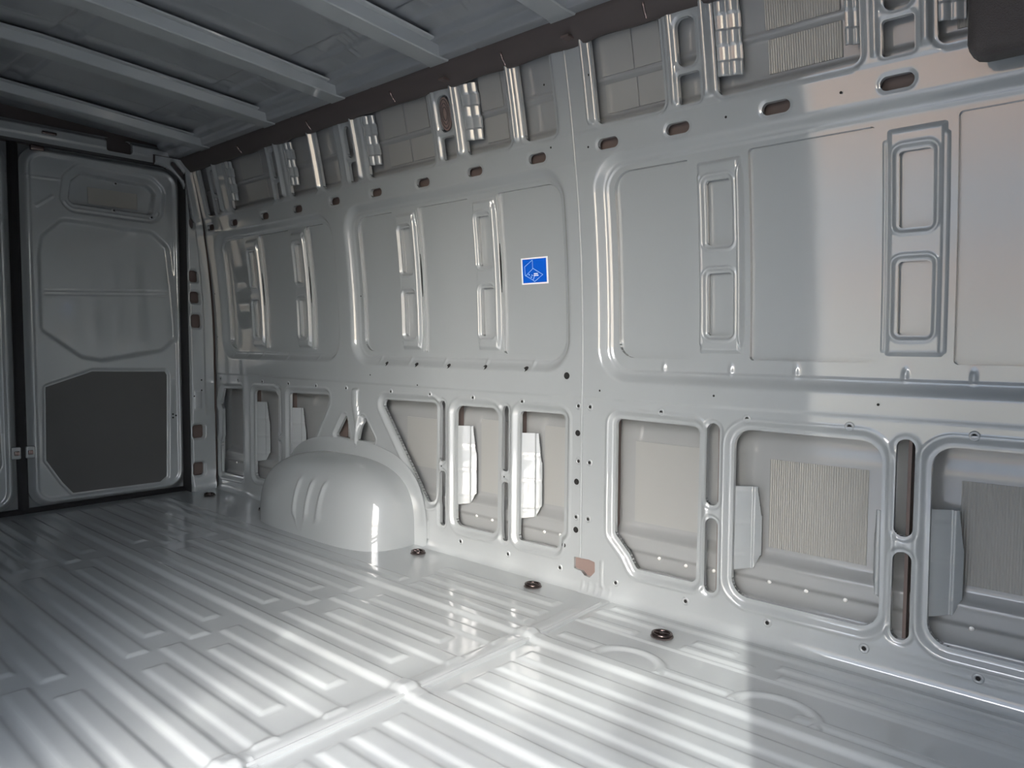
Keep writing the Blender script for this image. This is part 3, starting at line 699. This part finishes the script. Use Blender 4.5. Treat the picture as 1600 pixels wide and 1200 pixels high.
# ================================================================== sticker
stk = empty('sticker', (-1.6265, wp(1.053) + 0.0392, 1.053)); tag(stk, 'square blue sticker with white border and line drawing of a box wall and floor', 'sticker')
stk.rotation_euler = (math.atan(0.254 * (1.053 - 0.75)), 0, 0)
sw_, sh_ = 0.118, 0.090
def splate(name, x0, x1, z0, z1, y, m): return box(name, x0, x1, y - 0.0004, y, z0, z1, m, stk)
splate('border', -sw_ / 2, sw_ / 2, -sh_ / 2, sh_ / 2, -0.0004, WHITE)
splate('blue_field', -sw_ / 2 + .0065, sw_ / 2 - .0065, -sh_ / 2 + .005, sh_ / 2 - .005, -0.0010, BLUE)
def sp(x, y): return ((x - 390) / 490 - 0.5) * sw_, (0.5 - (y - 375) / 505) * sh_
def sline(pts, w, m=PALE, nm='line_drawing'):
    v, f = [], []
    P_ = [Vector((*sp(*p), 0)) for p in pts]
    for a, b in zip(P_[:-1], P_[1:]):
        t = (b - a).normalized(); n = Vector((-t.y, t.x, 0)) * w; i = len(v)
        for p in (a - n - t * w, b - n + t * w, b + n + t * w, a + n - t * w): v.append((p.x, -0.0016, p.y))
        for p in (a - n - t * w, b - n + t * w, b + n + t * w, a + n - t * w): v.append((p.x, -0.0013, p.y))
        f += [(i, i + 1, i + 2, i + 3), (i + 4, i + 5, i + 6, i + 7)] + [(i + k, i + (k + 1) % 4, i + 4 + (k + 1) % 4, i + 4 + k) for k in range(4)]
    return pymesh(nm, v, f, m, stk)
sline([(605, 430), (605, 585)], 0.0007); sline([(600, 425), (455, 540), (462, 705), (600, 800), (632, 832), (785, 710), (612, 582), (520, 665), (470, 715)], 0.0008)
sline([(630, 685), (690, 685)], 0.0014, WHITE); sline([(625, 718), (700, 718)], 0.0016, WHITE); sline([(630, 735), (610, 790)], 0.0012)
for p in ((585, 705), (570, 740), (530, 690)): sline([p, (p[0] + 8, p[1] + 10)], 0.0016)

# ================================================================== dark plastic cover, upper front
cov = box('plastic_cover', -0.330, 0.13, -0.205, -0.105, 1.378, 1.70, PLASTIC, None, 0.028)
tag(cov, 'dark grained plastic cover with rounded corner, cut off by the top right picture corner', 'cover')

# ================================================================== the rest of the body, out of view
near = empty('wall_near'); tag(near, 'grey near side wall of the van around the open sliding door', 'wall', kind='structure')
DX0, DX1, DZ1 = -1.33, 0.06, 1.70
box('rear_section', -4.0, DX0, YN - 0.09, YN, -0.05, 1.80, PAINT, near)
box('door_head', DX0, DX1, YN - 0.09, YN, DZ1, 1.86, PAINT, near)
box('front_jamb', DX1, XF + 0.05, YN - 0.09, YN, -0.05, 1.86, PAINT, near)
box('door_sill', DX0, DX1, YN - 0.09, YN, -0.30, -0.004, PAINT, near)
bulk = box('wall_front', XF - 0.01, XF + 0.03, YN - 0.09, 0.12, -0.05, 1.86, PAINT); tag(bulk, 'grey bulkhead behind the cab closing the front of the load bay', 'wall', kind='structure')
body = empty('body_shell'); tag(body, 'outer grey body skin of the van around the load bay', 'van body', kind='structure')
box('roof_outer', -4.02, XF + 0.05, YN - 0.10, 0.14, 1.895, 1.90, PAINT, body)
box('side_outer', -4.02, XF + 0.05, 0.125, 0.13, -0.25, 1.90, PAINT, body)
box('rear_outer', -4.03, -4.02, YN - 0.10, 0.14, -0.25, 1.90, PAINT, body)
box('underfloor', -4.02, XF + 0.05, YN - 0.10, 0.14, -0.30, -0.02, PAINT, body)

# outside: yard and a building across it, unseen; the wall reflects in the paint and shapes the skylight
GZ = -0.65
CONC = mat('grey_asphalt', (0.24, 0.24, 0.245), 0.9, mottle=0.12, mscale=0.6)
PEACH = mat('peach_render', (0.92, 0.54, 0.32), 0.9, mottle=0.1, mscale=1.0)
CREAM = mat('cream_render', (0.90, 0.74, 0.53), 0.9, mottle=0.08, mscale=1.0)
PALEG = mat('pale_grey_render', (0.58, 0.60, 0.62), 0.9, mottle=0.06, mscale=1.0)
GREYR = mat('grey_render', (0.55, 0.53, 0.48), 0.9, mottle=0.08, mscale=1.0)
LEAF = mat('green_leaf', (0.06, 0.12, 0.03), 0.5)
BARK = mat('brown_bark', (0.10, 0.07, 0.05), 0.9, mottle=0.3, mscale=8)
gr = box('ground', -40, 40, -40, 30, GZ - 0.2, GZ, CONC); tag(gr, 'grey asphalt yard outside the open side door', 'ground', kind='structure')
fac = empty('sky_block_wall', (0, -9.5, GZ)); tag(fac, 'unseen cream and peach rendered wall across the yard, built tall to block low sky', 'wall', kind='structure')
for nm, z0, z1, m, t in (('base_course', -0.65, 0.64, CREAM, 0.0), ('band_course', 0.64, 0.76, PEACH, 0.02), ('panel_course', 0.76, 0.98, GREYR, 0.0), ('upper_course', 0.98, 1.5, PEACH, 0.0), ('sky_block_course', 1.5, 6.2, PALEG, 0.0), ('coping', 6.2, 6.4, PALEG, 0.08)):  # tall upper part and short right end added to steer the skylight
    o = box(nm, -14, 1.6, -9.8 - t, -9.5 + t, z0, z1, m); o.parent = fac; o.matrix_parent_inverse = Matrix.Translation((0, 9.5, -GZ))
# tree between the sun and the side door: its crown breaks the sunlight into dapples
TD = 9.0
tc_ = Vector((-0.60, -1.85, 0.85)) + sun_dir * TD
tree = empty('tree', (tc_.x + 0.3, tc_.y - 0.3, GZ)); tag(tree, 'leafy tree standing in the yard beyond the side door', 'tree')
e1 = Vector((0, 0, 1)).cross(sun_dir).normalized(); e2 = sun_dir.cross(e1)
GAPS = [((-0.66, -0.30, 0.0), 0.17), ((-0.98, -0.48, 0.0), 0.07), ((-1.10, -0.62, 0.0), 0.07), ((-0.50, -0.75, 0), 0.10)]
gp = []
for P_, r in GAPS:
    w = Vector(P_) - tc_; gp.append((w.dot(e1), w.dot(e2), r))
lv, lf = [], []
cnt = 0
while cnt < 4200:
    a = RNG.normal(0, 1.25, 3); a[0] += 0.25
    if np.linalg.norm(a) > 3.0: continue
    cnt += 1
    if any(math.hypot(a[0] - x, a[1] - y) < r + 0.05 for x, y, r in gp): continue
    c = tc_ + e1 * a[0] + e2 * a[1] + sun_dir * a[2]
    n = Vector(RNG.normal(0, 1, 3)); n.normalize(); t = n.orthogonal().normalized(); b = n.cross(t); L = RNG.uniform(.07, .11); i = len(lv)
    for u, v in ((-1, 0), (-.2, .45), (.5, .38), (1, 0), (.5, -.38), (-.2, -.45)): lv.append(tuple(c + t * (u * L) + b * (v * L) - tree.location))
    lf.append(tuple(range(i, i + 6)))
fo = pymesh('foliage', lv, lf, LEAF, tree); fo['kind'] = 'stuff'
tv, tf = [], []
for k, (z, r, dx) in enumerate(((0, .20, 0), (1.5, .16, .05), (3.2, .13, -.05), (5.0, .09, .0), (6.9, .05, -.15))):
    tv += [(dx + r * math.cos(a / 10 * 2 * math.pi), r * math.sin(a / 10 * 2 * math.pi), z) for a in range(10)]
for k in range(4):
    for a in range(10): tf.append((k * 10 + a, k * 10 + (a + 1) % 10, k * 10 + 10 + (a + 1) % 10, k * 10 + 10 + a))
pymesh('trunk', tv, tf, BARK, tree, True)
